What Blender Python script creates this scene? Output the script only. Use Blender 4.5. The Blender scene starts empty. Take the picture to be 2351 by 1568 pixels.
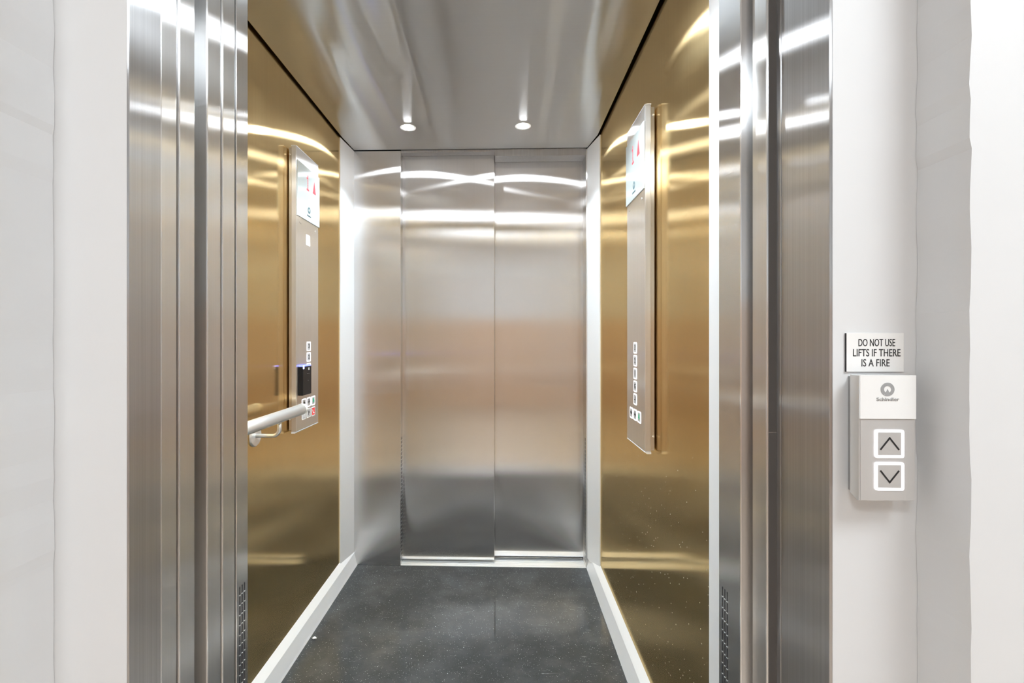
import bpy, bmesh, math, random
from mathutils import Vector, Matrix

random.seed(7)
scene = bpy.context.scene
COL = scene.collection

# ------------------------------------------------------------------ camera, world, exposure
H = 1.154                       # lens height above the car floor
cam_d = bpy.data.cameras.new('camera')
cam_d.sensor_fit = 'HORIZONTAL'
cam_d.sensor_width = 36.0
cam_d.lens = 1109.0 / 2351.0 * 36.0
cam_d.shift_x = (1175.5 - 1124.0) / 2351.0
cam_d.shift_y = (777.0 - 784.0) / 2351.0
cam_d.clip_start = 0.02
cam = bpy.data.objects.new('camera', cam_d)
cam.location = (0, 0, H)
cam.rotation_euler = (math.radians(90), 0, math.radians(1.7))
COL.objects.link(cam)
scene.camera = cam

world = bpy.data.worlds.new('world')
scene.world = world
world.use_nodes = True
world.node_tree.nodes['Background'].inputs[0].default_value = (0.02, 0.02, 0.02, 1)

vs = scene.view_settings
vs.view_transform = 'Standard'
vs.look = 'None'
vs.gamma = 1.0
vs.exposure = 0.05
vs.use_curve_mapping = False
scene.cycles.max_bounces = 18
scene.cycles.glossy_bounces = 14
scene.cycles.diffuse_bounces = 6
scene.cycles.sample_clamp_indirect = 15.0
scene.cycles.blur_glossy = 0.0

SPOT = 320.0                    # car ceiling spots, seen lens
BEAM = 54.0                     # car ceiling spots, light thrown down
LANDING_FILL = 24.0                   # added landing fill lights, unseen


# ------------------------------------------------------------------ materials
def new_mat(name):
    m = bpy.data.materials.new(name)
    m.use_nodes = True
    nt = m.node_tree
    for n in list(nt.nodes):
        nt.nodes.remove(n)
    out = nt.nodes.new('ShaderNodeOutputMaterial')
    return m, nt, out


def principled(name, color, rough=0.5, metal=0.0, coat=0.0, spec=0.5, emit=None, estr=0.0):
    m, nt, out = new_mat(name)
    p = nt.nodes.new('ShaderNodeBsdfPrincipled')
    p.inputs['Base Color'].default_value = (*color, 1)
    p.inputs['Roughness'].default_value = rough
    p.inputs['Metallic'].default_value = metal
    p.inputs['Coat Weight'].default_value = coat
    p.inputs['Coat Roughness'].default_value = 0.04
    p.inputs['Specular IOR Level'].default_value = spec
    if emit:
        p.inputs['Emission Color'].default_value = (*emit, 1)
        p.inputs['Emission Strength'].default_value = estr
    nt.links.new(p.outputs[0], out.inputs[0])
    return m


def emission(name, color, s):
    m, nt, out = new_mat(name)
    e = nt.nodes.new('ShaderNodeEmission')
    e.inputs[0].default_value = (*color, 1)
    e.inputs[1].default_value = s
    nt.links.new(e.outputs[0], out.inputs[0])
    return m


def brushed(name, color, grain, lobes, var=0.06, diffuse=0.0, streak_scale=320.0, bump=0.0, wave=None, dust=False):
    """brushed sheet metal: glossy lobes, sharp along the grain and wide across it.
    lobes = [(weight, alpha_along, alpha_across), ...]"""
    m, nt, out = new_mat(name)
    geo = nt.nodes.new('ShaderNodeNewGeometry')
    mp = nt.nodes.new('ShaderNodeVectorMath')
    mp.operation = 'MULTIPLY'
    sc = [streak_scale] * 3
    sc['XYZ'.index(grain)] = 1.2
    mp.inputs[1].default_value = sc
    nt.links.new(geo.outputs['Position'], mp.inputs[0])
    no = nt.nodes.new('ShaderNodeTexNoise')
    no.inputs['Scale'].default_value = 1.0
    no.inputs['Detail'].default_value = 3.0
    nt.links.new(mp.outputs[0], no.inputs['Vector'])
    ramp = nt.nodes.new('ShaderNodeMapRange')
    ramp.inputs['From Min'].default_value = 0.3
    ramp.inputs['From Max'].default_value = 0.7
    ramp.inputs['To Min'].default_value = 1.0 - var
    ramp.inputs['To Max'].default_value = 1.0 + var * 0.4
    nt.links.new(no.outputs['Fac'], ramp.inputs['Value'])
    vm = nt.nodes.new('ShaderNodeVectorMath')
    vm.operation = 'SCALE'
    vm.inputs[0].default_value = color
    nt.links.new(ramp.outputs[0], vm.inputs['Scale'])
    tan = nt.nodes.new('ShaderNodeCombineXYZ')
    if grain == 'Z':             # level faces of the sheet carry their grain along X
        sep = nt.nodes.new('ShaderNodeSeparateXYZ')
        nt.links.new(geo.outputs['True Normal'], sep.inputs[0])
        ab = nt.nodes.new('ShaderNodeMath')
        ab.operation = 'ABSOLUTE'
        nt.links.new(sep.outputs['Z'], ab.inputs[0])
        gt = nt.nodes.new('ShaderNodeMath')
        gt.operation = 'GREATER_THAN'
        gt.inputs[1].default_value = 0.8
        nt.links.new(ab.outputs[0], gt.inputs[0])
        iv = nt.nodes.new('ShaderNodeMath')
        iv.operation = 'SUBTRACT'
        iv.inputs[0].default_value = 1.0
        nt.links.new(gt.outputs[0], iv.inputs[1])
        nt.links.new(gt.outputs[0], tan.inputs['X'])
        nt.links.new(iv.outputs[0], tan.inputs['Z'])
    else:
        tan.inputs['XYZ'.index(grain)].default_value = 1.0
    norm = None
    if bump > 0:
        wm = nt.nodes.new('ShaderNodeVectorMath')
        wm.operation = 'MULTIPLY'
        wm.inputs[1].default_value = wave or (2.2, 2.2, 2.2)
        nt.links.new(geo.outputs['Position'], wm.inputs[0])
        big = nt.nodes.new('ShaderNodeTexNoise')
        big.inputs['Scale'].default_value = 1.0
        big.inputs['Detail'].default_value = 0.5
        nt.links.new(wm.outputs[0], big.inputs['Vector'])
        bp = nt.nodes.new('ShaderNodeBump')
        bp.inputs['Strength'].default_value = 1.0
        bp.inputs['Distance'].default_value = bump
        nt.links.new(big.outputs['Fac'], bp.inputs['Height'])
        norm = bp.outputs[0]
    prev, wsum = None, 0.0
    for w, ax, ay in lobes:
        g = nt.nodes.new('ShaderNodeBsdfAnisotropic')
        g.distribution = 'BECKMANN'
        alpha = math.sqrt(ax * ay)
        g.inputs['Roughness'].default_value = math.sqrt(alpha)
        g.inputs['Anisotropy'].default_value = 1.0 - ax / alpha
        nt.links.new(vm.outputs[0], g.inputs['Color'])
        nt.links.new(tan.outputs[0], g.inputs['Tangent'])
        if norm is not None:
            nt.links.new(norm, g.inputs['Normal'])
        if prev is None:
            prev, wsum = g.outputs[0], w
        else:
            mx = nt.nodes.new('ShaderNodeMixShader')
            wsum += w
            mx.inputs[0].default_value = w / wsum
            nt.links.new(prev, mx.inputs[1])
            nt.links.new(g.outputs[0], mx.inputs[2])
            prev = mx.outputs[0]
    if diffuse > 0:
        d = nt.nodes.new('ShaderNodeBsdfDiffuse')
        nt.links.new(vm.outputs[0], d.inputs['Color'])
        mx = nt.nodes.new('ShaderNodeMixShader')
        mx.inputs[0].default_value = diffuse
        nt.links.new(prev, mx.inputs[1])
        nt.links.new(d.outputs[0], mx.inputs[2])
        prev = mx.outputs[0]
    if dust:                     # pale grains of building dust clinging to the low part
        v = nt.nodes.new('ShaderNodeTexVoronoi')
        v.inputs['Scale'].default_value = 55.0
        nt.links.new(geo.outputs['Position'], v.inputs['Vector'])
        lt = nt.nodes.new('ShaderNodeMath')
        lt.operation = 'LESS_THAN'
        lt.inputs[1].default_value = 0.075
        nt.links.new(v.outputs['Distance'], lt.inputs[0])
        sc_ = nt.nodes.new('ShaderNodeSeparateColor')
        nt.links.new(v.outputs['Color'], sc_.inputs[0])
        sp = nt.nodes.new('ShaderNodeSeparateXYZ')
        nt.links.new(geo.outputs['Position'], sp.inputs[0])
        hm = nt.nodes.new('ShaderNodeMapRange')
        hm.inputs['From Min'].default_value = 0.1
        hm.inputs['From Max'].default_value = 1.1
        hm.inputs['To Min'].default_value = 0.62
        hm.inputs['To Max'].default_value = 0.99
        nt.links.new(sp.outputs['Z'], hm.inputs['Value'])
        gt2 = nt.nodes.new('ShaderNodeMath')
        gt2.operation = 'GREATER_THAN'
        nt.links.new(sc_.outputs[0], gt2.inputs[0])
        nt.links.new(hm.outputs[0], gt2.inputs[1])
        fm = nt.nodes.new('ShaderNodeMath')
        fm.operation = 'MULTIPLY'
        nt.links.new(lt.outputs[0], fm.inputs[0])
        nt.links.new(gt2.outputs[0], fm.inputs[1])
        dd = nt.nodes.new('ShaderNodeBsdfDiffuse')
        dd.inputs['Color'].default_value = (0.62, 0.58, 0.48, 1)
        mx = nt.nodes.new('ShaderNodeMixShader')
        nt.links.new(fm.outputs[0], mx.inputs[0])
        nt.links.new(prev, mx.inputs[1])
        nt.links.new(dd.outputs[0], mx.inputs[2])
        prev = mx.outputs[0]
    nt.links.new(prev, out.inputs[0])
    return m


def plaster(name, color):
    m, nt, out = new_mat(name)
    geo = nt.nodes.new('ShaderNodeNewGeometry')
    n = nt.nodes.new('ShaderNodeTexNoise')
    n.inputs['Scale'].default_value = 7.0
    n.inputs['Detail'].default_value = 6.0
    nt.links.new(geo.outputs['Position'], n.inputs['Vector'])
    mr = nt.nodes.new('ShaderNodeMapRange')
    mr.inputs['To Min'].default_value = 0.97
    mr.inputs['To Max'].default_value = 1.02
    nt.links.new(n.outputs['Fac'], mr.inputs['Value'])
    vm = nt.nodes.new('ShaderNodeVectorMath')
    vm.operation = 'SCALE'
    vm.inputs[0].default_value = color
    nt.links.new(mr.outputs[0], vm.inputs['Scale'])
    p = nt.nodes.new('ShaderNodeBsdfPrincipled')
    p.inputs['Roughness'].default_value = 0.6
    nt.links.new(vm.outputs[0], p.inputs['Base Color'])
    bp = nt.nodes.new('ShaderNodeBump')
    bp.inputs['Strength'].default_value = 0.12
    bp.inputs['Distance'].default_value = 0.002
    nt.links.new(n.outputs['Fac'], bp.inputs['Height'])
    nt.links.new(bp.outputs[0], p.inputs['Normal'])
    nt.links.new(p.outputs[0], out.inputs[0])
    return m


def car_floor_mat():
    m, nt, out = new_mat('dark speckled rubber')
    geo = nt.nodes.new('ShaderNodeNewGeometry')
    L = nt.links.new
    fine = nt.nodes.new('ShaderNodeTexNoise')
    fine.inputs['Scale'].default_value = 420.0
    fine.inputs['Detail'].default_value = 2.0
    L(geo.outputs['Position'], fine.inputs['Vector'])
    cloud = nt.nodes.new('ShaderNodeTexNoise')
    cloud.inputs['Scale'].default_value = 6.0
    cloud.inputs['Detail'].default_value = 7.0
    cloud.inputs['Roughness'].default_value = 0.65
    L(geo.outputs['Position'], cloud.inputs['Vector'])
    r1 = nt.nodes.new('ShaderNodeMapRange')
    r1.inputs['From Min'].default_value = 0.3
    r1.inputs['From Max'].default_value = 0.75
    r1.inputs['To Min'].default_value = 0.013
    r1.inputs['To Max'].default_value = 0.030
    L(fine.outputs['Fac'], r1.inputs['Value'])
    r2 = nt.nodes.new('ShaderNodeMapRange')
    r2.inputs['From Min'].default_value = 0.45
    r2.inputs['From Max'].default_value = 0.8
    r2.inputs['To Min'].default_value = 0.0
    r2.inputs['To Max'].default_value = 0.03
    L(cloud.outputs['Fac'], r2.inputs['Value'])
    add = nt.nodes.new('ShaderNodeMath')
    add.operation = 'ADD'
    L(r1.outputs[0], add.inputs[0])
    L(r2.outputs[0], add.inputs[1])
    # pale flecks of two sizes
    prev = add.outputs[0]
    for scale, lim, gate, val in ((150.0, 0.16, 0.5, 0.16), (48.0, 0.06, 0.62, 0.42)):
        v = nt.nodes.new('ShaderNodeTexVoronoi')
        v.inputs['Scale'].default_value = scale
        L(geo.outputs['Position'], v.inputs['Vector'])
        lt = nt.nodes.new('ShaderNodeMath')
        lt.operation = 'LESS_THAN'
        lt.inputs[1].default_value = lim
        L(v.outputs['Distance'], lt.inputs[0])
        sep = nt.nodes.new('ShaderNodeSeparateColor')
        L(v.outputs['Color'], sep.inputs[0])
        gt = nt.nodes.new('ShaderNodeMath')
        gt.operation = 'GREATER_THAN'
        gt.inputs[1].default_value = gate
        L(sep.outputs[0], gt.inputs[0])
        mu = nt.nodes.new('ShaderNodeMath')
        mu.operation = 'MULTIPLY'
        L(lt.outputs[0], mu.inputs[0])
        L(gt.outputs[0], mu.inputs[1])
        ma = nt.nodes.new('ShaderNodeMath')
        ma.operation = 'MULTIPLY_ADD'
        ma.inputs[1].default_value = val
        L(mu.outputs[0], ma.inputs[0])
        L(prev, ma.inputs[2])
        prev = ma.outputs[0]
    # scuffs: short bent streaks
    wv = nt.nodes.new('ShaderNodeVectorMath')
    wv.operation = 'MULTIPLY'
    wv.inputs[1].default_value = (9.0, 55.0, 1.0)
    L(geo.outputs['Position'], wv.inputs[0])
    sn = nt.nodes.new('ShaderNodeTexNoise')
    sn.inputs['Scale'].default_value = 1.0
    sn.inputs['Detail'].default_value = 4.0
    sn.inputs['Distortion'].default_value = 2.5
    L(wv.outputs[0], sn.inputs['Vector'])
    r3 = nt.nodes.new('ShaderNodeMapRange')
    r3.inputs['From Min'].default_value = 0.68
    r3.inputs['From Max'].default_value = 0.80
    r3.inputs['To Min'].default_value = 0.0
    r3.inputs['To Max'].default_value = 0.13
    L(sn.outputs['Fac'], r3.inputs['Value'])
    add2 = nt.nodes.new('ShaderNodeMath')
    add2.operation = 'ADD'
    L(prev, add2.inputs[0])
    L(r3.outputs[0], add2.inputs[1])
    vm = nt.nodes.new('ShaderNodeVectorMath')
    vm.operation = 'SCALE'
    vm.inputs[0].default_value = (0.93, 1.0, 1.07)
    L(add2.outputs[0], vm.inputs['Scale'])
    p = nt.nodes.new('ShaderNodeBsdfPrincipled')
    p.inputs['Roughness'].default_value = 0.5
    p.inputs['Specular IOR Level'].default_value = 0.06
    p.inputs['Coat Weight'].default_value = 0.32
    p.inputs['Coat Roughness'].default_value = 0.03
    L(vm.outputs[0], p.inputs['Base Color'])
    L(p.outputs[0], out.inputs[0])
    return m


def wood_mat(name, c1, c2, plank=0.14, axis='X'):
    m, nt, out = new_mat(name)
    L = nt.links.new
    geo = nt.nodes.new('ShaderNodeNewGeometry')
    st = nt.nodes.new('ShaderNodeVectorMath')
    st.operation = 'MULTIPLY'
    st.inputs[1].default_value = (14, 1.5, 1.5) if axis == 'X' else (1.5, 14, 1.5)
    L(geo.outputs['Position'], st.inputs[0])
    n = nt.nodes.new('ShaderNodeTexNoise')
    n.inputs['Scale'].default_value = 1.6
    n.inputs['Detail'].default_value = 6.0
    L(st.outputs[0], n.inputs['Vector'])
    cr = nt.nodes.new('ShaderNodeMix')
    cr.data_type = 'RGBA'
    cr.inputs[6].default_value = (*c1, 1)
    cr.inputs[7].default_value = (*c2, 1)
    L(n.outputs['Fac'], cr.inputs[0])
    p = nt.nodes.new('ShaderNodeBsdfPrincipled')
    p.inputs['Roughness'].default_value = 0.45
    L(cr.outputs[2], p.inputs['Base Color'])
    L(p.outputs[0], out.inputs[0])
    return m


STEEL = (0.80, 0.80, 0.805)
M = {}
M['steel'] = brushed('brushed stainless steel', STEEL, 'Z', [(0.57, 0.012, 0.34), (0.38, 0.010, 0.10), (0.05, 0.14, 0.40)], var=0.03, bump=0.0006)
M['frame_steel'] = brushed('brushed door frame steel', (0.58, 0.58, 0.59), 'Z', [(0.80, 0.012, 0.55), (0.12, 0.008, 0.10), (0.08, 0.16, 0.6)], var=0.10, bump=0.0006)
M['steel_edge'] = brushed('brushed steel leaf edge', (0.80, 0.80, 0.80), 'Z', [(0.77, 0.016, 0.5), (0.16, 0.010, 0.08), (0.07, 0.12, 0.5)], var=0.03)
M['ceiling_steel'] = brushed('brushed ceiling steel', (0.74, 0.735, 0.73), 'X', [(0.6, 0.012, 0.6), (0.26, 0.012, 0.15), (0.14, 0.12, 0.6)], var=0.02, diffuse=0.06, bump=0.014, wave=(7.0, 0.5, 1.0))
M['brass'] = brushed('brushed gold steel', (0.85, 0.645, 0.345), 'Z', [(0.55, 0.008, 0.022), (0.37, 0.014, 0.35), (0.08, 0.10, 0.4)], var=0.05, bump=0.0004, dust=True)
M['panel_face'] = brushed('satin control panel steel', (0.90, 0.905, 0.915), 'Z', [(0.75, 0.016, 0.6), (0.1, 0.010, 0.10), (0.15, 0.2, 0.7)], var=0.03, diffuse=0.05)
M['alu'] = principled('satin aluminium', (0.86, 0.88, 0.90), 0.45, 0.45)
M['sill_alu'] = principled('ribbed sill aluminium', (0.82, 0.83, 0.84), 0.35, 0.9)
M['plaster'] = plaster('white plaster', (0.70, 0.70, 0.70))
M['plaster_ceiling'] = plaster('white ceiling paint', (0.85, 0.85, 0.84))
M['floor'] = car_floor_mat()
M['wood'] = wood_mat('oak floor boards', (0.45, 0.355, 0.28), (0.56, 0.46, 0.37))
M['wainscot'] = wood_mat('oak wall panelling', (0.60, 0.41, 0.29), (0.70, 0.50, 0.36))
M['dark'] = principled('dark cavity', (0.01, 0.01, 0.012), 0.8)
M['rubber'] = principled('dark buffer strip', (0.085, 0.075, 0.068), 0.55)
M['black_plastic'] = principled('black plastic', (0.008, 0.008, 0.009), 0.4, spec=0.25)
M['chrome'] = principled('satin steel tube', (0.88, 0.88, 0.87), 0.33, 0.8)
M['rail_end'] = principled('pale rail end cap', (0.85, 0.84, 0.80), 0.4, 0.3)
M['glass'] = principled('white backed glass', (0.70, 0.78, 0.79), 0.06, 0.0, coat=0.6)
M['glass_plain'] = principled('white acrylic', (0.84, 0.835, 0.82), 0.15, 0.0)
M['panel_steel'] = principled('satin grey panel', (0.66, 0.655, 0.645), 0.38, 0.6)
M['button_face'] = principled('button steel', (0.62, 0.62, 0.63), 0.35, 0.5)
M['ring_white'] = emission('lit white button ring', (0.97, 0.95, 1.0), 2.2)
M['ring_dim'] = principled('unlit white button ring', (0.75, 0.75, 0.74), 0.4)
M['red'] = principled('red button plate', (0.80, 0.06, 0.06), 0.4)
M['ink'] = principled('black ink', (0.012, 0.012, 0.013), 0.5)
M['grey_ink'] = principled('grey ink', (0.33, 0.33, 0.33), 0.5)
M['teal_ink'] = principled('grey blue ink', (0.10, 0.19, 0.22), 0.5)
M['green_ink'] = principled('green ink', (0.02, 0.40, 0.22), 0.5)
M['paper'] = principled('white card', (0.83, 0.82, 0.80), 0.6)
M['led_red'] = emission('red dot matrix', (1.0, 0.22, 0.26), 1.2)
M['led_blue'] = emission('blue reader light', (0.10, 0.12, 1.0), 6.0)
M['led_blue_core'] = emission('bright reader light', (0.45, 0.50, 1.0), 6.0)
M['lamp'] = emission('spot lens', (0.93, 0.97, 1.0), SPOT)
M['landing_fill'] = emission('added landing fill light', (0.875, 0.945, 1.0), LANDING_FILL)
M['white_trim'] = principled('white lamp rim', (0.85, 0.85, 0.85), 0.35)
M['crumb'] = principled('white grit', (0.8, 0.76, 0.72), 0.8)


# ------------------------------------------------------------------ mesh helpers
class MB:
    """collects shapes in world coordinates, links them as ONE mesh object"""

    def __init__(self):
        self.bm = bmesh.new()

    def _take(self, b):
        me = bpy.data.meshes.new('tmp')
        b.to_mesh(me)
        b.free()
        self.bm.from_mesh(me)
        bpy.data.meshes.remove(me)
        return self

    def box(self, lo, hi, bevel=0.0, seg=2):
        b = bmesh.new()
        bmesh.ops.create_cube(b, size=1.0)
        lo, hi = Vector(lo), Vector(hi)
        for v in b.verts:
            v.co = Vector((lo[i] + (v.co[i] + 0.5) * (hi[i] - lo[i]) for i in range(3)))
        if bevel > 0:
            bmesh.ops.bevel(b, geom=list(b.edges), offset=bevel, segments=seg, profile=0.5, affect='EDGES')
        bmesh.ops.recalc_face_normals(b, faces=b.faces)
        return self._take(b)

    def prism(self, pts, d, bevel=0.0):
        """closed outline of world points swept by vector d"""
        b = bmesh.new()
        d = Vector(d)
        a = [b.verts.new(Vector(p)) for p in pts]
        c = [b.verts.new(Vector(p) + d) for p in pts]
        n = len(pts)
        b.faces.new(a)
        b.faces.new(list(reversed(c)))
        for i in range(n):
            b.faces.new((a[i], c[i], c[(i + 1) % n], a[(i + 1) % n]))
        if bevel > 0:
            bmesh.ops.bevel(b, geom=list(b.edges), offset=bevel, segments=2, profile=0.5, affect='EDGES')
        bmesh.ops.recalc_face_normals(b, faces=b.faces)
        return self._take(b)

    def tube(self, pts, r, n=24, cap=True):
        b = bmesh.new()
        pts = [Vector(p) for p in pts]
        rings = []
        up = None
        for i, p in enumerate(pts):
            t = (pts[min(i + 1, len(pts) - 1)] - pts[max(i - 1, 0)]).normalized()
            if up is None:
                up = t.orthogonal().normalized()
            up = (up - t * up.dot(t)).normalized()
            s = t.cross(up)
            rr = r[i] if isinstance(r, (list, tuple)) else r
            rings.append([b.verts.new(p + (up * math.cos(2 * math.pi * k / n) + s * math.sin(2 * math.pi * k / n)) * rr) for k in range(n)])
        for r0, r1 in zip(rings, rings[1:]):
            for k in range(n):
                f = b.faces.new((r0[k], r0[(k + 1) % n], r1[(k + 1) % n], r1[k]))
                f.smooth = True
        if cap:
            b.faces.new(list(reversed(rings[0])))
            b.faces.new(rings[-1])
        bmesh.ops.recalc_face_normals(b, faces=b.faces)
        return self._take(b)

    def ring(self, c, ax, r0, r1, h, n=32):
        """flat annulus of height h along ax"""
        ax = Vector(ax).normalized()
        u = ax.orthogonal().normalized()
        w = ax.cross(u)
        b = bmesh.new()
        prof = [(r0, 0), (r1, 0), (r1, h), (r0, h)]
        rings = []
        for k in range(n):
            a = 2 * math.pi * k / n
            d = u * math.cos(a) + w * math.sin(a)
            rings.append([b.verts.new(Vector(c) + d * r + ax * z) for r, z in prof])
        for k in range(n):
            A, B = rings[k], rings[(k + 1) % n]
            for j in range(4):
                b.faces.new((A[j], B[j], B[(j + 1) % 4], A[(j + 1) % 4]))
        bmesh.ops.recalc_face_normals(b, faces=b.faces)
        return self._take(b)

    def build(self, name, mat, parent=None, **props):
        me = bpy.data.meshes.new(name)
        if parent is not None:
            off = parent.matrix_world.translation if parent.parent is None else WORLD[parent.name]
            off = WORLD[parent.name]
        else:
            co = [v.co for v in self.bm.verts]
            off = Vector(((min(c.x for c in co) + max(c.x for c in co)) / 2,
                          (min(c.y for c in co) + max(c.y for c in co)) / 2,
                          min(c.z for c in co)))
        for v in self.bm.verts:
            v.co -= off
        self.bm.to_mesh(me)
        self.bm.free()
        me.materials.append(mat)
        o = bpy.data.objects.new(name, me)
        COL.objects.link(o)
        WORLD[o.name] = Vector(off)
        if parent is not None:
            o.parent = parent
        else:
            o.location = off
        for k, v in props.items():
            o[k] = v
        return o


WORLD = {}          # world position of every object's origin


def thing(name, loc, label, cat, group=None, kind=None):
    o = bpy.data.objects.new(name, None)
    o.empty_display_size = 0.05
    o.location = loc
    COL.objects.link(o)
    WORLD[o.name] = Vector(loc)
    o['label'] = label
    o['category'] = cat
    if group:
        o['group'] = group
    if kind:
        o['kind'] = kind
    return o


def struct(o, label, cat):
    o['kind'] = 'structure'
    o['label'] = label
    o['category'] = cat
    return o


def copy_tree(o, shift, parent=None):
    c = o.copy()
    COL.objects.link(c)
    c.parent = parent
    if parent is None:
        c.location = Vector(o.location) + Vector(shift)
        WORLD[c.name] = WORLD[o.name] + Vector(shift)
    for ch in [k for k in bpy.data.objects if k.parent == o]:
        copy_tree(ch, shift, c)
    return c


# glyph strokes and lettering ------------------------------------------------
def frame_axes(facing):
    """(right, up, out) of a vertical surface as its reader sees it"""
    if facing == '-Y':
        return Vector((1, 0, 0)), Vector((0, 0, 1)), Vector((0, -1, 0))
    if facing == '+X':
        return Vector((0, 1, 0)), Vector((0, 0, 1)), Vector((1, 0, 0))
    if facing == '-X':
        return Vector((0, -1, 0)), Vector((0, 0, 1)), Vector((-1, 0, 0))


def lettering(mb, body, centre, facing, height, width=None, thick=0.0003, weight=0.0, rot=0.0):
    cu = bpy.data.curves.new('lettering', 'FONT')
    cu.body = body
    cu.size = 1.0
    cu.offset = weight
    cu.resolution_u = 3
    ob = bpy.data.objects.new('lettering', cu)
    COL.objects.link(ob)
    dg = bpy.context.evaluated_depsgraph_get()
    dg.update()
    me = bpy.data.meshes.new_from_object(ob.evaluated_get(dg))
    bpy.data.objects.remove(ob)
    bpy.data.curves.remove(cu)
    xs = [v.co.x for v in me.vertices]
    ys = [v.co.y for v in me.vertices]
    x0, x1, y0, y1 = min(xs), max(xs), min(ys), max(ys)
    sy = height / (y1 - y0)
    sx = width / (x1 - x0) if width else sy
    R, U, O = frame_axes(facing)
    C = Vector(centre)
    cr, sr = math.cos(rot), math.sin(rot)
    for v in me.vertices:
        a, b = (v.co.x - (x0 + x1) / 2) * sx, (v.co.y - (y0 + y1) / 2) * sy
        a, b = a * cr - b * sr, a * sr + b * cr
        v.co = C + R * a + U * b
    b = bmesh.new()
    b.from_mesh(me)
    bpy.data.meshes.remove(me)
    ret = bmesh.ops.extrude_face_region(b, geom=list(b.faces))
    bmesh.ops.translate(b, verts=[g for g in ret['geom'] if isinstance(g, bmesh.types.BMVert)], vec=O * thick)
    bmesh.ops.recalc_face_normals(b, faces=b.faces)
    mb._take(b)


def poly(mb, pts, centre, facing, thick=0.0003):
    R, U, O = frame_axes(facing)
    C = Vector(centre)
    mb.prism([C + R * a + U * b for a, b in pts], O * thick)


def stroke(mb, pts, w, centre, facing, thick=0.0003):
    """mitred polyline of width w"""
    P = [Vector((a, b)) for a, b in pts]
    L, Rr = [], []
    for i, p in enumerate(P):
        d0 = (p - P[i - 1]).normalized() if i > 0 else None
        d1 = (P[i + 1] - p).normalized() if i < len(P) - 1 else None
        if d0 is None:
            n, k = Vector((-d1.y, d1.x)), 1
        elif d1 is None:
            n, k = Vector((-d0.y, d0.x)), 1
        else:
            n = (Vector((-d0.y, d0.x)) + Vector((-d1.y, d1.x))).normalized()
            k = 1 / max(0.35, n.dot(Vector((-d1.y, d1.x))))
        L.append(p + n * w / 2 * k)
        Rr.append(p - n * w / 2 * k)
    poly(mb, [(q.x, q.y) for q in L] + [(q.x, q.y) for q in reversed(Rr)], centre, facing, thick)


def square_ring(mb, centre, facing, outer, inner, thick, r=0.004):
    """rounded square frame"""
    R, U, O = frame_axes(facing)
    C = Vector(centre)
    b = bmesh.new()

    def loop(half, rad, z):
        vs_ = []
        for qx, qy, a0 in ((1, 1, 0), (-1, 1, 90), (-1, -1, 180), (1, -1, 270)):
            for k in range(5):
                a = math.radians(a0 + 22.5 * k)
                x = qx * (half - rad) + rad * math.cos(a)
                y = qy * (half - rad) + rad * math.sin(a)
                vs_.append(b.verts.new(C + R * x + U * y + O * z))
        return vs_
    lo0, li0 = loop(outer, r, 0), loop(inner, r * 0.4, 0)
    lo1, li1 = loop(outer, r, thick), loop(inner, r * 0.4, thick)
    n = len(lo0)
    for k in range(n):
        j = (k + 1) % n
        b.faces.new((lo1[k], lo1[j], li1[j], li1[k]))
        b.faces.new((lo0[k], li0[k], li0[j], lo0[j]))
        b.faces.new((lo0[k], lo0[j], lo1[j], lo1[k]))
        b.faces.new((li0[k], li1[k], li1[j], li0[j]))
    bmesh.ops.recalc_face_normals(b, faces=b.faces)
    mb._take(b)


def maker_logo(mb, centre, facing, r, thick=0.0003):
    """ring cut open below by a small peak"""
    C = Vector(centre)
    n = 40
    o, i = [], []
    a0, a1 = math.radians(-60), math.radians(240)
    for k in range(n + 1):
        a = a0 + (a1 - a0) * k / n
        o.append((r * math.cos(a), r * math.sin(a)))
        i.append((r * 0.53 * math.cos(a), r * 0.53 * math.sin(a)))
    for k in range(n):
        poly(mb, [o[k], o[k + 1], i[k + 1], i[k]], C, facing, thick)
    low = [(r * math.cos(math.radians(d)), r * math.sin(math.radians(d))) for d in range(245, 300, 10)]
    poly(mb, [(-0.43 * r, low[0][1])] + low + [(0.43 * r, low[-1][1]), (0.0, 0.05 * r)], C, facing, thick)


# ------------------------------------------------------------------ dimensions (metres)
WL, WR = -0.780, 0.452          # gold side walls
YR = 2.440                      # rear return plane
ZC = 2.112                      # ceiling panel
ZT = 2.170                      # top of the walls
GAP0, GAP1 = 0.800, 0.830       # gap between landing sill and car sill
OL, OR = -0.520, 0.405          # clear opening
YL = 0.637                      # landing wall plane

# ------------------------------------------------------------------ the car shell
o = MB().box((WL - 0.02, GAP1, -0.04), (WR + 0.02, YR, 0.0)).build('floor', M['floor'])
struct(o, 'dark grey speckled lift car floor with scuffs', 'floor')

o = MB().box((WL - 0.02, 0.93, 0.0), (WL, YR + 0.02, ZT)).build('wall_left', M['brass'])
struct(o, 'gold brushed metal wall on the left of the lift car, behind the handrail', 'wall')
o = MB().box((WR, 0.8925, 0.0), (WR + 0.02, YR + 0.02, ZT)).build('wall_right', M['brass'])
struct(o, 'gold brushed metal wall on the right of the lift car, without a handrail', 'wall')

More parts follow.
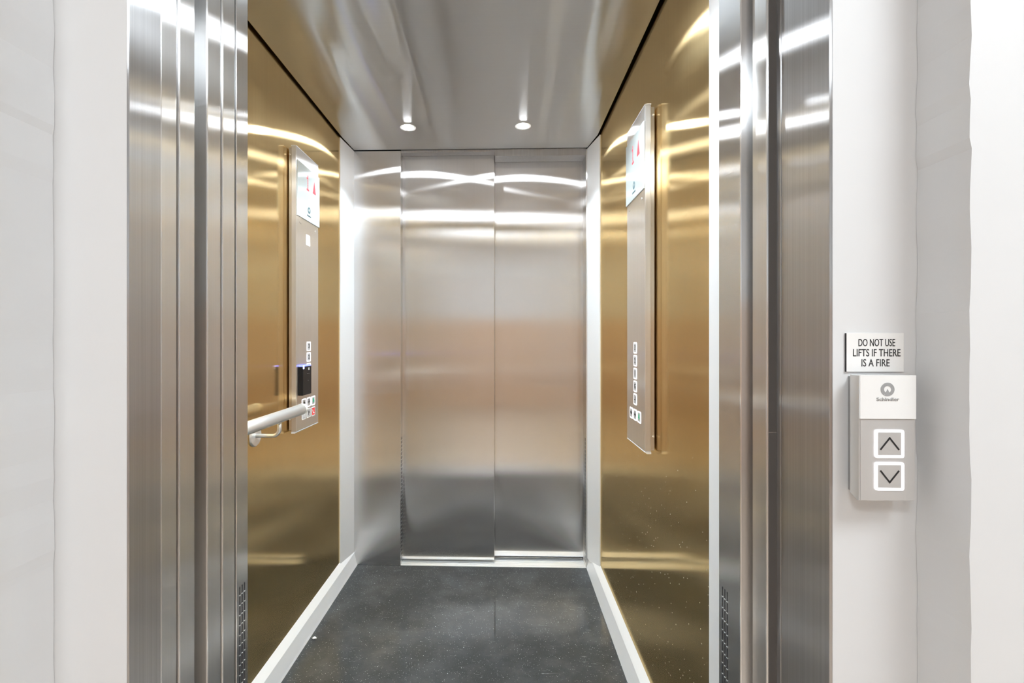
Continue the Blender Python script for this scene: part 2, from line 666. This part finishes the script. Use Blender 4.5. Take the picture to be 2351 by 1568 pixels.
# ceiling: one steel sheet with clipped rear corners and a turned-down rim
ce = MB()
cl, cr_ = WL + 0.010, WR - 0.011
ce.prism([(cl, 0.98, ZC), (cr_, 0.98, ZC), (cr_, 2.285, ZC), (0.418, YR - 0.002, ZC), (-0.762, YR - 0.002, ZC), (cl, 2.285, ZC)], (0, 0, 0.022))
o = ce.build('ceiling', M['ceiling_steel'])
struct(o, 'brushed steel ceiling panel of the lift car with two shining spots', 'ceiling')
o = MB().box((WL - 0.02, 0.84, ZT - 0.006), (WR + 0.02, YR + 0.2, ZT + 0.02)).build('ceiling_roof', M['dark'])
struct(o, 'black gap above the edge of the steel ceiling panel', 'ceiling')

# kick plates: leaning face, sloping ledge
def kick(name, sgn, floor_x, top_x, wall_x, y0, y1, label):
    pts = [(floor_x, y0, 0.0), (floor_x + sgn * 0.003, y0, 0.010), (top_x - sgn * 0.002, y0, 0.062), (top_x + sgn * 0.002, y0, 0.068),
           (wall_x, y0, 0.090), (wall_x, y0, 0.0)]
    o = MB().prism(pts, (0, y1 - y0, 0)).build(name, M['alu'])
    struct(o, label, 'kick plate')

kick('baseboard_left', -1, -0.7466, -0.763, WL, 0.97, YR, 'pale aluminium kick plate along the left gold wall')
kick('baseboard_right', 1, 0.4143, 0.434, WR, 0.8925, YR, 'pale aluminium kick plate along the right gold wall')


def corner_trim(name, xw, xi, y0, y1, label, sgn, z0=0.05):
    pts = [(xw, y0, z0), (xw - sgn * 0.004, y0, z0), (xw - sgn * 0.005, y0 + math.copysign(0.012, y1 - y0), z0), (xi, y1, z0), (xw, y1, z0)]
    mb = MB().prism(pts, (0, 0, ZC - 0.004 - z0))
    o = mb.build(name, M['alu'])
    struct(o, label, 'corner trim')
    return o

corner_trim('trim_1', WL, -0.763, 2.271, YR, 'white vertical corner strip between left gold wall and rear steel', 1 * -1)
corner_trim('trim_2', WR, 0.419, 2.276, YR, 'white vertical corner strip between right gold wall and rear doors', 1)
o = MB().box((WR - 0.004, 0.8925, 0.05), (WR, 1.069, ZC - 0.004)).build('trim_3', M['alu'])
struct(o, 'white vertical strip at the front end of the right gold wall', 'corner trim')
o = MB().box((WL, 0.968, 0.05), (WL + 0.004, 1.09, ZC - 0.004)).build('trim_4', M['alu'])
struct(o, 'white vertical strip at the front end of the left gold wall', 'corner trim')

# vent slots, a pattern of dark louvres low on the columns
def vents(x, sgn, y_list, z_top, z_bot, pitch, parent, slot_h):
    mb = MB()
    z = z_top
    while z - slot_h > z_bot:
        for y in y_list:
            mb.box((x, y - 0.0014, z - slot_h), (x + sgn * 0.0004, y + 0.0014, z))
        z -= pitch
    mb.build('vent_slots', M['dark'], parent)
    mb = MB()
    z = z_top - slot_h
    while z > z_bot:
        for y in y_list:
            mb.box((x, y - 0.0013, z - 0.0008), (x + sgn * 0.0008, y + 0.0013, z))
        z -= pitch
    mb.build('vent_lips', M['alu'], parent)

# rear wall: steel return on the left, narrow jamb on the right, header
o = MB().box((-0.765, YR, 0.0), (-0.5246, YR + 0.095, ZC - 0.004), 0.0012).build('wall_rear_left', M['steel'])
struct(o, 'narrow brushed steel panel left of the rear doors', 'wall')
vents(-0.5246, 1, (2.452, 2.462, 2.472), 0.65, 0.02, 0.0197, o, 0.0165)
o = MB().box((0.412, YR, 0.0), (0.452, YR + 0.095, ZC - 0.004), 0.0012).build('wall_rear_right', M['steel_edge'])
struct(o, 'thin steel jamb right of the rear doors', 'wall')
vents(0.412, -1, (2.452, 2.462, 2.472), 0.65, 0.02, 0.0197, o, 0.0165)
hd = MB()
hd.box((-0.5246, YR + 0.003, 2.098), (-0.047, 2.4885, 2.150), 0.0008)
hd.box((-0.047, YR + 0.003, 2.076), (0.412, 2.5285, 2.150), 0.0008)
o = hd.build('wall_rear_header', M['frame_steel'])
struct(o, 'stepped steel header strip above the rear doors', 'wall')

# rear telescopic door: two leaves, the left one in front
d1 = thing('door_1', (-0.05, 2.51, 0.0), 'closed pair of brushed steel sliding leaves at the rear of the lift', 'lift door', kind='structure')
MB().box((-0.545, 2.490, 0.012), (-0.049, 2.522, 2.125), 0.0015).build('leaf', M['steel'], d1, label='left steel leaf standing in front of the other')
MB().box((-0.075, 2.530, 0.016), (0.430, 2.562, 2.125), 0.0015).build('leaf', M['steel'], d1, label='right steel leaf set further back')
si = MB()
si.box((-0.5246, YR, -0.03), (0.412, 2.60, -0.004))
for y0, y1 in ((YR, 2.4575), (2.4605, 2.4865), (2.4895, 2.5015), (2.5095, 2.5405), (2.549, 2.60)):
    si.box((-0.5246, y0, -0.006), (0.412, y1, 0.002), 0.0006)
o = si.build('trim_5', M['sill_alu'])
struct(o, 'bright grooved aluminium sill under the rear doors', 'door sill')

# ------------------------------------------------------------------ front of the car
fl = MB()
fl.box((WL - 0.02, 0.925, 0.0), (OL, 0.967, ZC - 0.004), 0.0015)
o = fl.build('wall_front_left', M['steel'])
struct(o, 'brushed steel car front column with vent slots left of the entrance', 'wall')
vents(OL, 1, (0.9365, 0.945, 0.9535), 0.665, 0.02, 0.0197, o, 0.0165)
fr = MB()
fr.box((0.391, 0.811, 0.0), (WR + 0.02, 0.892, ZC - 0.004), 0.0018)
o = fr.build('wall_front_right', M['steel'])
struct(o, 'brushed steel car front column with vent slots right of the entrance', 'wall')
vents(0.391, -1, (0.858, 0.867, 0.876), 0.71, 0.02, 0.0197, o, 0.0165)
o = MB().box((OL, 0.925, 2.085), (0.452, 0.965, ZT), 0.001).build('wall_front_header', M['steel'])
struct(o, 'steel header over the car entrance above the frame of the photo', 'wall')

d2 = thing('door_2', (-0.6, 0.876, 0.0), 'open lift car door leaves parked beside the left car column', 'lift door', kind='structure')
MB().box((-1.06, 0.832, 0.012), (OL, 0.873, 2.12), 0.0022).build('leaf', M['steel_edge'], d2)
MB().box((-1.06, 0.8785, 0.012), (OL, 0.9195, 2.12), 0.0022).build('leaf', M['steel_edge'], d2)
d3 = thing('door_3', (-0.6, 0.757, 0.0), 'open landing door leaves parked behind the left steel frame', 'lift door', kind='structure')
MB().box((-1.06, 0.717, 0.012), (OL, 0.7535, 2.12), 0.0022).build('leaf', M['steel_edge'], d3)
MB().box((-1.06, 0.759, 0.012), (OL, 0.7985, 2.12), 0.0022).build('leaf', M['steel_edge'], d3)

si = MB()
for y0, y1 in ((0.832, 0.848), (0.853, 0.873), (0.878, 0.898), (0.903, 0.922)):
    si.box((OL - 0.5, y0, -0.006), (OR + 0.05, y1, 0.002), 0.0005)
o = si.build('trim_6', M['sill_alu'])
struct(o, 'aluminium sill of the car entrance below the frame of the photo', 'door sill')
si = MB()
for y0, y1 in ((0.66, 0.718), (0.723, 0.753), (0.758, 0.798)):
    si.box((OL - 0.5, y0, -0.006), (OR + 0.05, y1, 0.002), 0.0005)
o = si.build('trim_7', M['sill_alu'])
struct(o, 'aluminium sill of the landing entrance below the frame of the photo', 'door sill')

# landing door frame
fl = MB().box((-0.5084, YL - 0.001, 0.0), (-0.505, 0.697, 2.25), 0.0012).box((-0.575, YL + 0.0205, 0.0), (-0.5084, 0.697, 2.25))
o = fl.build('trim_8', M['frame_steel'])
struct(o, 'brushed steel door jamb on the left beside the white wall', 'door frame')
fr = MB()
fr.box((0.420, YL - 0.001, 0.0), (0.4244, 0.7445, 2.25), 0.0012)
fr.box((0.4244, YL + 0.0205, 0.0), (0.470, 0.7445, 2.25))
fr.box((0.4197, 0.7455, 0.0), (0.470, 0.757, 2.25), 0.0008)
o = fr.build('trim_9', M['frame_steel'])
struct(o, 'wide brushed steel door jamb on the right beside the call panel wall', 'door frame')
po = thing('trim_10', (0.43, 0.78, 0.0), 'steel closing post with a dark buffer strip inside the right jamb', 'door post', kind='structure')
MB().box((OR, 0.7575, 0.0), (0.470, 0.801, 2.25), 0.0022).build('post', M['steel_edge'], po)
bs = MB()
bs.box((OR + 0.003, 0.7562, 0.0), (0.4196, 0.7574, 1.0085))
bs.box((OR + 0.003, 0.7562, 1.0095), (0.4196, 0.7574, 2.25))
bs.build('buffer_strip', M['rubber'], po, label='dark matt buffer strip')
o = MB().box((-0.575, YL + 0.021, 2.13), (0.470, 0.80, 2.25), 0.0018).build('trim_11', M['frame_steel'])
struct(o, 'steel head of the door frame above the frame of the photo', 'door frame')

# ------------------------------------------------------------------ landing
def rough_wall(mb, x, y0, y1, z0, z1, sgn, out_x, amp=0.0024):
    """wall block whose front corner at x is raggedly sealed"""
    pts = []
    z = z0
    while z < z1:
        pts.append((x + sgn * random.uniform(-amp, amp * 0.3), z))
        z += random.uniform(0.006, 0.05)
    pts.append((x, z1))
    outline = [(px, y0, pz) for px, pz in pts] + [(out_x, y0, z1), (out_x, y0, z0)]
    mb.prism(outline, (0, y1 - y0, 0))

RX, LX = 0.531, -0.6105         # alcove corners
RT = 0.072                      # alcove depth
wl = MB().box((-1.3, YL, 0.0), (-0.5085, YL + 0.02, 2.7))
wl.box((-0.5085, YL, 2.25), (0.4245, YL + 0.02, 2.7))
wl.box((0.4245, YL, 0.0), (1.3, YL + 0.02, 2.7))
o = wl.build('wall_landing', M['plaster'])
struct(o, 'off white plaster wall around the lift door frame', 'wall')
mb = MB()
rough_wall(mb, RX, YL - RT, YL - 0.0005, 0.0, 2.7, 1, 2.4)
o = mb.build('wall_landing_right', M['plaster'])
struct(o, 'white plaster wall edge right of the call panel', 'wall')
mb = MB()
rough_wall(mb, LX, YL - RT, YL - 0.0005, 0.0, 2.7, -1, -2.4)
o = mb.build('wall_landing_left', M['plaster'])
struct(o, 'white plaster wall edge at the left side of the photo', 'wall')

YB = -3.0
o = MB().box((-2.4, YB, -0.04), (2.4, 0.66, -0.001)).build('floor_landing', M['wood'])
struct(o, 'oak landing floor in front of the lift', 'floor')
o = MB().box((-2.4, YB, 2.7), (2.4, 0.66, 2.74)).build('ceiling_landing', M['plaster_ceiling'])
struct(o, 'white landing ceiling in front of the lift', 'ceiling')
o = MB().box((-2.44, YB, 0.0), (-2.4, YL, 2.7)).build('wall_side_left', M['plaster'])
struct(o, 'white landing side wall on the left behind the camera', 'wall')
o = MB().box((2.4, YB, 0.0), (2.44, YL, 2.7)).build('wall_side_right', M['plaster'])
struct(o, 'white landing side wall on the right behind the camera', 'wall')
o = MB().box((-2.44, YB - 0.04, 0.0), (2.44, YB, 2.7)).build('wall_back', M['plaster'])
struct(o, 'white landing wall facing the lift behind the camera', 'wall')
o = MB().box((-2.4, YB, 0.0), (2.4, YB + 0.02, 1.48)).build('trim_12', M['wainscot'])
struct(o, 'oak panelling on the landing wall facing the lift', 'wall panelling')

# unseen landing lights, added to brighten the plaster and the steel reflections
t0 = thing('fill_light', (1.1, -0.5, 2.7), 'added square fill light on the landing ceiling nearest the lift, above the photo', 'ceiling light', 'added landing fill lights')
MB().box((0.7, -0.9, 2.682), (1.5, -0.1, 2.6999), 0.004).build('housing', M['white_trim'], t0)
MB().box((0.72, -0.88, 2.680), (1.48, -0.12, 2.6819)).build('diffuser', M['landing_fill'], t0)
for sh, lab in (((-1.9, -1.0, 0), 'added square fill light behind the camera on the left'),):
    c = copy_tree(t0, sh)
    c['label'] = lab

# ------------------------------------------------------------------ car ceiling spots
SY, SX0, SX1 = 2.18, -0.435, 0.086
t0 = thing('downlight', (SX0, SY, ZC), 'lit ceiling spot at the rear left of the steel ceiling', 'spotlight', 'lift ceiling spots')
MB().ring((SX0, SY, ZC - 0.0025), (0, 0, 1), 0.026, 0.036, 0.0024).build('trim_ring', M['chrome'], t0)
MB().tube([(SX0, SY, ZC - 0.0075), (SX0, SY, ZC - 0.0070), (SX0, SY, ZC - 0.0050), (SX0, SY, ZC - 0.0022), (SX0, SY, ZC - 0.0004)], [0.008, 0.013, 0.020, 0.0245, 0.0255], 32).build('lens', M['lamp'], t0)
ld = bpy.data.lights.new('beam', 'SPOT')
ld.energy = BEAM
ld.color = (0.80, 0.92, 1.0)
ld.spot_size = math.radians(122)
ld.spot_blend = 0.35
ld.shadow_soft_size = 0.024
lo = bpy.data.objects.new('beam', ld)
COL.objects.link(lo)
lo.parent = t0
lo.location = (0, 0, -0.010)
for sh, lab in (((SX1 - SX0, 0, 0), 'lit ceiling spot at the rear right of the steel ceiling'),
                ((0, 1.24 - SY, 0), 'lit ceiling spot near the entrance on the left, above the photo'),
                ((SX1 - SX0, 1.24 - SY, 0), 'lit ceiling spot near the entrance on the right, above the photo')):
    c = copy_tree(t0, sh)
    c['label'] = lab

# ------------------------------------------------------------------ handrail
XR, ZRAIL, RR = -0.700, 0.909, 0.0185
t = thing('handrail', (WL, 1.3, 0.80), 'round brushed steel handrail on the left gold wall', 'handrail')
MB().tube([(XR, 1.02, ZRAIL), (XR, 1.3, ZRAIL), (XR, 1.646, ZRAIL)], RR, 40).build('rail', M['chrome'], t)
MB().tube([(XR, 1.6465, ZRAIL), (XR, 1.660, ZRAIL), (XR, 1.6635, ZRAIL), (XR, 1.6655, ZRAIL)], [RR + 0.0005, RR + 0.0005, RR - 0.0012, RR - 0.004], 40).build('end_cap', M['rail_end'], t, label='pale rounded end cap')
for yb in (1.487, 1.13):
    pts = [(XR, yb, ZRAIL - RR + 0.002)]
    pts.append((XR, yb, 0.872))
    for k in range(1, 9):
        a = math.radians(90 * k / 8)
        pts.append((XR - 0.022 * (1 - math.cos(a)), yb, 0.872 - 0.022 * math.sin(a)))
    pts.append((WL + 0.003, yb, 0.850))
    br = MB().tube(pts, 0.0062, 16).build('bracket', M['chrome'], t)
    MB().tube([(WL + 0.0003, yb, 0.850), (WL + 0.004, yb, 0.850), (WL + 0.007, yb, 0.850)], [0.034, 0.034, 0.031], 36).build('rosette', M['chrome'], br)


# ------------------------------------------------------------------ control panels
def icon(mb, kind, c, facing):
    if kind in '12345GMB' or kind == '-1':
        lettering(mb, kind, c, facing, 0.0165, None, 0.0003, 0.03)
    elif kind == 'open':
        poly(mb, [(-0.002, -0.006), (-0.002, 0.006), (-0.011, 0)], c, facing)
        poly(mb, [(0.002, 0.006), (0.002, -0.006), (0.011, 0)], c, facing)
        poly(mb, [(-0.0008, -0.009), (0.0008, -0.009), (0.0008, 0.009), (-0.0008, 0.009)], c, facing)
    elif kind == 'close':
        poly(mb, [(-0.011, -0.006), (-0.002, 0), (-0.011, 0.006)], c, facing)
        poly(mb, [(0.011, 0.006), (0.002, 0), (0.011, -0.006)], c, facing)
        poly(mb, [(-0.0008, -0.009), (0.0008, -0.009), (0.0008, 0.009), (-0.0008, 0.009)], c, facing)
    elif kind == 'bell':
        poly(mb, [(-0.0095, -0.005), (0.0095, -0.005), (0.006, -0.001), (0.005, 0.006), (0.002, 0.0095), (-0.002, 0.0095), (-0.005, 0.006), (-0.006, -0.001)], c, facing)
        poly(mb, [(-0.003, -0.009), (0.003, -0.009), (0.003, -0.006), (-0.003, -0.006)], c, facing)
    elif kind == 'fan':
        for k in range(3):
            a = math.radians(120 * k + 20)
            ca, sa = math.cos(a), math.sin(a)
            poly(mb, [(x * ca - y * sa, x * sa + y * ca) for x, y in ((0, -0.001), (0.006, -0.004), (0.010, 0.0), (0.006, 0.003), (0, 0.001))], c, facing)
    elif kind == 'P':
        lettering(mb, 'P', c, facing, 0.0165, None, 0.0003, 0.02)
    elif kind == 'phone':
        stroke(mb, [(-0.008, 0.006), (-0.005, -0.002), (0.001, -0.007), (0.008, -0.008)], 0.0045, c, facing)


def panel_button(parent, centre, facing, kind, mark, lit=True, plate=None):
    O = frame_axes(facing)[2]
    c = Vector(centre)
    R, U, _ = frame_axes(facing)
    s = 0.0135
    mb = MB()
    mb.prism([c + R * a + U * b for a, b in ((-s, -s), (s, -s), (s, s), (-s, s))], O * 0.0014)
    b = mb.build('button', plate or M['button_face'], parent)
    mb = MB()
    square_ring(mb, c, facing, 0.0178, s + 0.0004, 0.0011)
    mb.build('light_ring', M['ring_white'] if lit else M['ring_dim'], b)
    mb = MB()
    icon(mb, kind, c + O * 0.00145 + Vector((0, 0, 0.001)), facing)
    mb.build('symbol', mark, b)
    return b


def control_panel(facing, xface, y0, label):
    """full-height car panel standing off the gold wall"""
    R, U, O = frame_axes(facing)
    wall = WL if facing == '+X' else WR
    ym, w = y0 + 0.1035, 0.207
    Z0, Z1 = 0.817, 1.848
    t = thing('control_panel', (wall, ym, Z0), label, 'lift control panel', 'lift control panels')

    def at(u, z, out=0.0):
        return Vector((xface, ym, 0)) + R * u + Vector((0, 0, z)) + O * out

    def slab(u0, u1, z0, z1, o0, o1, bevel=0.0):
        a, b = at(u0, z0, o0), at(u1, z1, o1)
        return ([min(a[i], b[i]) for i in range(3)], [max(a[i], b[i]) for i in range(3)])

    depth = abs(xface - wall)
    MB().box(*slab(-w / 2, w / 2, Z0, Z1, -0.019, 0.0), bevel=0.0022).build('face_plate', M['panel_face'], t)
    MB().box(*slab(-w / 2 + 0.004, w / 2 - 0.004, Z0 + 0.004, Z1 - 0.005, -depth + 0.004, -0.0191), bevel=0.001).build('back_box', M['steel_edge'], t)
    for za, zb in ((Z0 - 0.0062, Z0 - 0.0002), (Z1 + 0.0002, Z1 + 0.0032)):
        p0, p1 = (za, zb) if za < Z0 else (zb, za)
        mb = MB()
        mb.prism([at(-w / 2, p0, -0.019), at(-w / 2, p1, -0.019), at(-w / 2, p1, 0.0), at(-w / 2, (p0 + p1) / 2 if za > Z0 else p0 + 0.0045, 0.0), at(-w / 2, p0, -0.007)], R * w)
        mb.build('end_cap', M['alu'], t, label='pale aluminium end strip')
    for s in (-1, 1):
        for z in (Z0 + 0.045, Z1 - 0.03):
            p = at(s * (w / 2 - 0.0045), z, -depth + 0.008)
            MB().tube([p, p + R * s * 0.004], 0.0028, 10).build('fixing_screw', M['chrome'], t)
    # display glass
    g = MB().box(*slab(-w / 2 + 0.002, w / 2 + 0.001, 1.599, 1.800, 0.0002, 0.0045), bevel=0.001).build('display_glass', M['glass'], t)
    mb = MB()
    maker_logo(mb, at(0.0, 1.641, 0.0047), facing, 0.0125)
    lettering(mb, 'Schindler', at(0.0, 1.6205, 0.0047), facing, 0.007, 0.040, 0.0003, 0.02)
    mb.build('maker_logo', M['teal_ink'], g)
    # red dot-matrix figure and travel arrow
    mb = MB()
    dots = ['..1..', '.11..', '..1..', '..1..', '..1..', '..1..', '.111.']
    for r_, row in enumerate(dots):
        for c_, ch in enumerate(row):
            if ch == '1':
                u, z = -0.012 + (c_ - 2) * 0.0075, 1.742 + (3 - r_) * 0.0085
                a, b = at(u - 0.003, z - 0.0036, 0.0046), at(u + 0.003, z + 0.0036, 0.0049)
                mb.box([min(a[i], b[i]) for i in range(3)], [max(a[i], b[i]) for i in range(3)])
    mb.build('floor_number', M['led_red'], g)
    mb = MB()
    poly(mb, [(-0.016, -0.024), (0.016, -0.024), (0.0, 0.024)], at(0.050, 1.742, 0.0046), facing)
    mb.build('direction_arrow', M['led_red'], g)
    # key switch and small speaker slit under the glass
    k = at(0.072, 1.577, 0.0)
    MB().tube([k - O * 0.001, k + O * 0.0012], 0.0045, 18).build('key_switch', M['chrome'], t)
    mb = MB()
    stroke(mb, [(-0.009, 0.003), (-0.003, 0.001), (0.009, -0.001)], 0.0018, at(-0.070, 1.577, 0.0), facing)
    mb.build('slit', M['grey_ink'], t)
    return t, at


tr, atr = control_panel('-X', 0.418, 1.4465, 'slim steel control panel on the right gold wall with five floor buttons')
for i, k in enumerate(('3', '2', '1', 'G', '-1')):
    panel_button(tr, atr(0.0, 1.124 - 0.0408 * i), '-X', k, M['ink'])
for u, k, m in ((-0.045, 'open', 'ink'), (0.0, 'close', 'ink'), (0.046, 'bell', 'green_ink')):
    panel_button(tr, atr(u, 0.911), '-X', k, M[m])

tl, atl = control_panel('+X', -0.747, 1.7175, 'slim steel control panel on the left gold wall holding a black card reader')
for i, k in enumerate(('3', '2', '1')):
    panel_button(tl, atl(0.006, 1.124 - 0.0408 * i), '+X', k, M['ink'])
for u, k, m in ((-0.038, 'open', 'ink'), (0.006, 'close', 'ink'), (0.050, 'bell', 'green_ink')):
    panel_button(tl, atl(u, 0.911), '+X', k, M[m])
for u, k, m, pl in ((-0.038, 'fan', 'paper', None), (0.006, 'P', 'ink', None), (0.050, 'phone', 'paper', 'red')):
    panel_button(tl, atl(u, 0.869), '+X', k, M[m], False, M[pl] if pl else None)
mb = MB()
poly(mb, [(-0.019, -0.020), (0.019, -0.020), (0.019, 0.020), (-0.019, 0.020)], atl(0.001, 1.528), '+X', 0.0004)
mb.build('sticker', M['paper'], tl, label='small blank white square sticker')

# card reader on the left panel
t = thing('card_reader', (-0.7458, 1.7685, 0.946), 'black card reader with a blue light on the left control panel', 'card reader')
MB().box((-0.7456, 1.729, 0.946), (-0.7280, 1.808, 1.0515), 0.002).build('body', M['black_plastic'], t)
lb = MB().box((-0.7450, 1.731, 1.0516), (-0.7290, 1.806, 1.0555), 0.0008).build('light_bar', M['led_blue'], t, label='glowing blue light bar')
MB().box((-0.7279, 1.7305, 1.043), (-0.7274, 1.741, 1.0555)).build('light_pip', M['led_blue_core'], t, label='bright blue corner light')
mb = MB()
square_ring(mb, (-0.7279, 1.783, 1.041), '+X', 0.0045, 0.0026, 0.0004, 0.0015)
mb.build('symbol', M['paper'], t, label='small white square mark')
for u, z in ((1.771, 1.024), (1.783, 1.024), (1.777, 0.998)):
    MB().tube([(-0.7279, u, z), (-0.7276, u, z)], 0.0013, 10).build('indicator_dot', M['grey_ink'], t)

# ------------------------------------------------------------------ landing call panel
PX0, PX1, PZ0, PZ1, PY = 0.438, 0.5045, 0.9535, 1.1085, 0.6085
t = thing('call_panel', (0.471, YL, PZ0), 'slim wall call panel with lit up and down arrow buttons', 'lift call panel')
MB().box((PX0 + 0.006, PY + 0.0165, PZ0 + 0.006), (PX1 - 0.004, YL, PZ1 - 0.003)).build('mounting_plate', M['grey_ink'], t, label='dark recessed mounting plate')
hs = MB()
hs.prism([(PX0, PY + 0.0165, PZ0 + 0.006), (PX0, PY + 0.0165, PZ1), (PX0, PY + 0.001, PZ1), (PX0, PY + 0.001, PZ0 + 0.0005), (PX0, PY + 0.004, PZ0)], (PX1 - PX0, 0, 0), 0.0004)
hs.build('housing', M['panel_steel'], t)
fp = MB().box((PX0 + 0.0015, PY, PZ0 + 0.001), (PX1, PY + 0.0011, 1.0545), 0.0003).build('face_plate', M['panel_steel'], t)
gl = MB().box((PX0, PY - 0.0015, 1.0550), (PX1 + 0.0005, PY + 0.0010, PZ1 + 0.0003), 0.0004).build('glass_cap', M['glass_plain'], t, label='glossy white upper cover')
mb = MB()
maker_logo(mb, (0.4705, PY - 0.0016, 1.0915), '-Y', 0.0082)
lettering(mb, 'Schindler', (0.4708, PY - 0.0016, 1.0795), '-Y', 0.0044, 0.0272, 0.0003, 0.012)
mb.build('maker_logo', M['grey_ink'], gl)
for zc, up in ((1.0245, 1), (0.9845, -1)):
    c = Vector((0.4735, PY, zc))
    b = MB().box((c.x - 0.0141, PY - 0.0010, zc - 0.0141), (c.x + 0.0141, PY - 0.0001, zc + 0.0141), 0.0003).build('button', M['panel_steel'], t)
    mb = MB()
    square_ring(mb, c + Vector((0, -0.0001, 0)), '-Y', 0.0173, 0.0143, 0.0012, 0.0026)
    mb.build('light_ring', M['ring_white'], b)
    mb = MB()
    stroke(mb, [(-0.0112, -0.0072 * up), (0.0, 0.0072 * up), (0.0112, -0.0072 * up)], 0.0019, c + Vector((0, -0.00105, 0)), '-Y')
    mb.build('arrow', M['ink'], b)

# notice above it
t = thing('notice_sign', (0.476, YL, 1.1115), 'small white notice about lifts and fire above the call panel', 'sign')
sg = MB().box((0.4405, YL - 0.0022, 1.1112), (0.5125, YL - 0.0002, 1.1610), 0.0002).build('plate', M['paper'], t)
MB().box((0.4398, YL - 0.0024, 1.1112), (0.44049, YL - 0.0001, 1.1608)).build('edge_shadow', M['ink'], t, label='black strip standing for the shadow down the left edge')  # side shadow of the notice, put in as a black strip
mb = MB()
for k, (s, w) in enumerate((('DO NOT USE', 0.0458), ('LIFTS IF THERE', 0.0594), ('IS A FIRE', 0.0352))):
    lettering(mb, s, (0.4785 - (0.0015 if k == 2 else 0), YL - 0.0022, 1.1487 - 0.0130 * k), '-Y', 0.0096, w, 0.0003, 0.004)
mb.build('lettering', M['ink'], t)

# grit on the car floor
mb = MB()
b = bmesh.new()
bmesh.ops.create_icosphere(b, subdivisions=2, radius=0.006)
for v in b.verts:
    v.co = Vector((v.co.x * 1.3, v.co.y, v.co.z * 0.7)) * random.uniform(0.7, 1.25) + Vector((-0.728, 1.835, 0.003))
mb._take(b)
o = mb.build('crumb', M['crumb'])
o['label'] = 'white crumb of grit on the dark floor by the left kick plate'
o['category'] = 'debris'
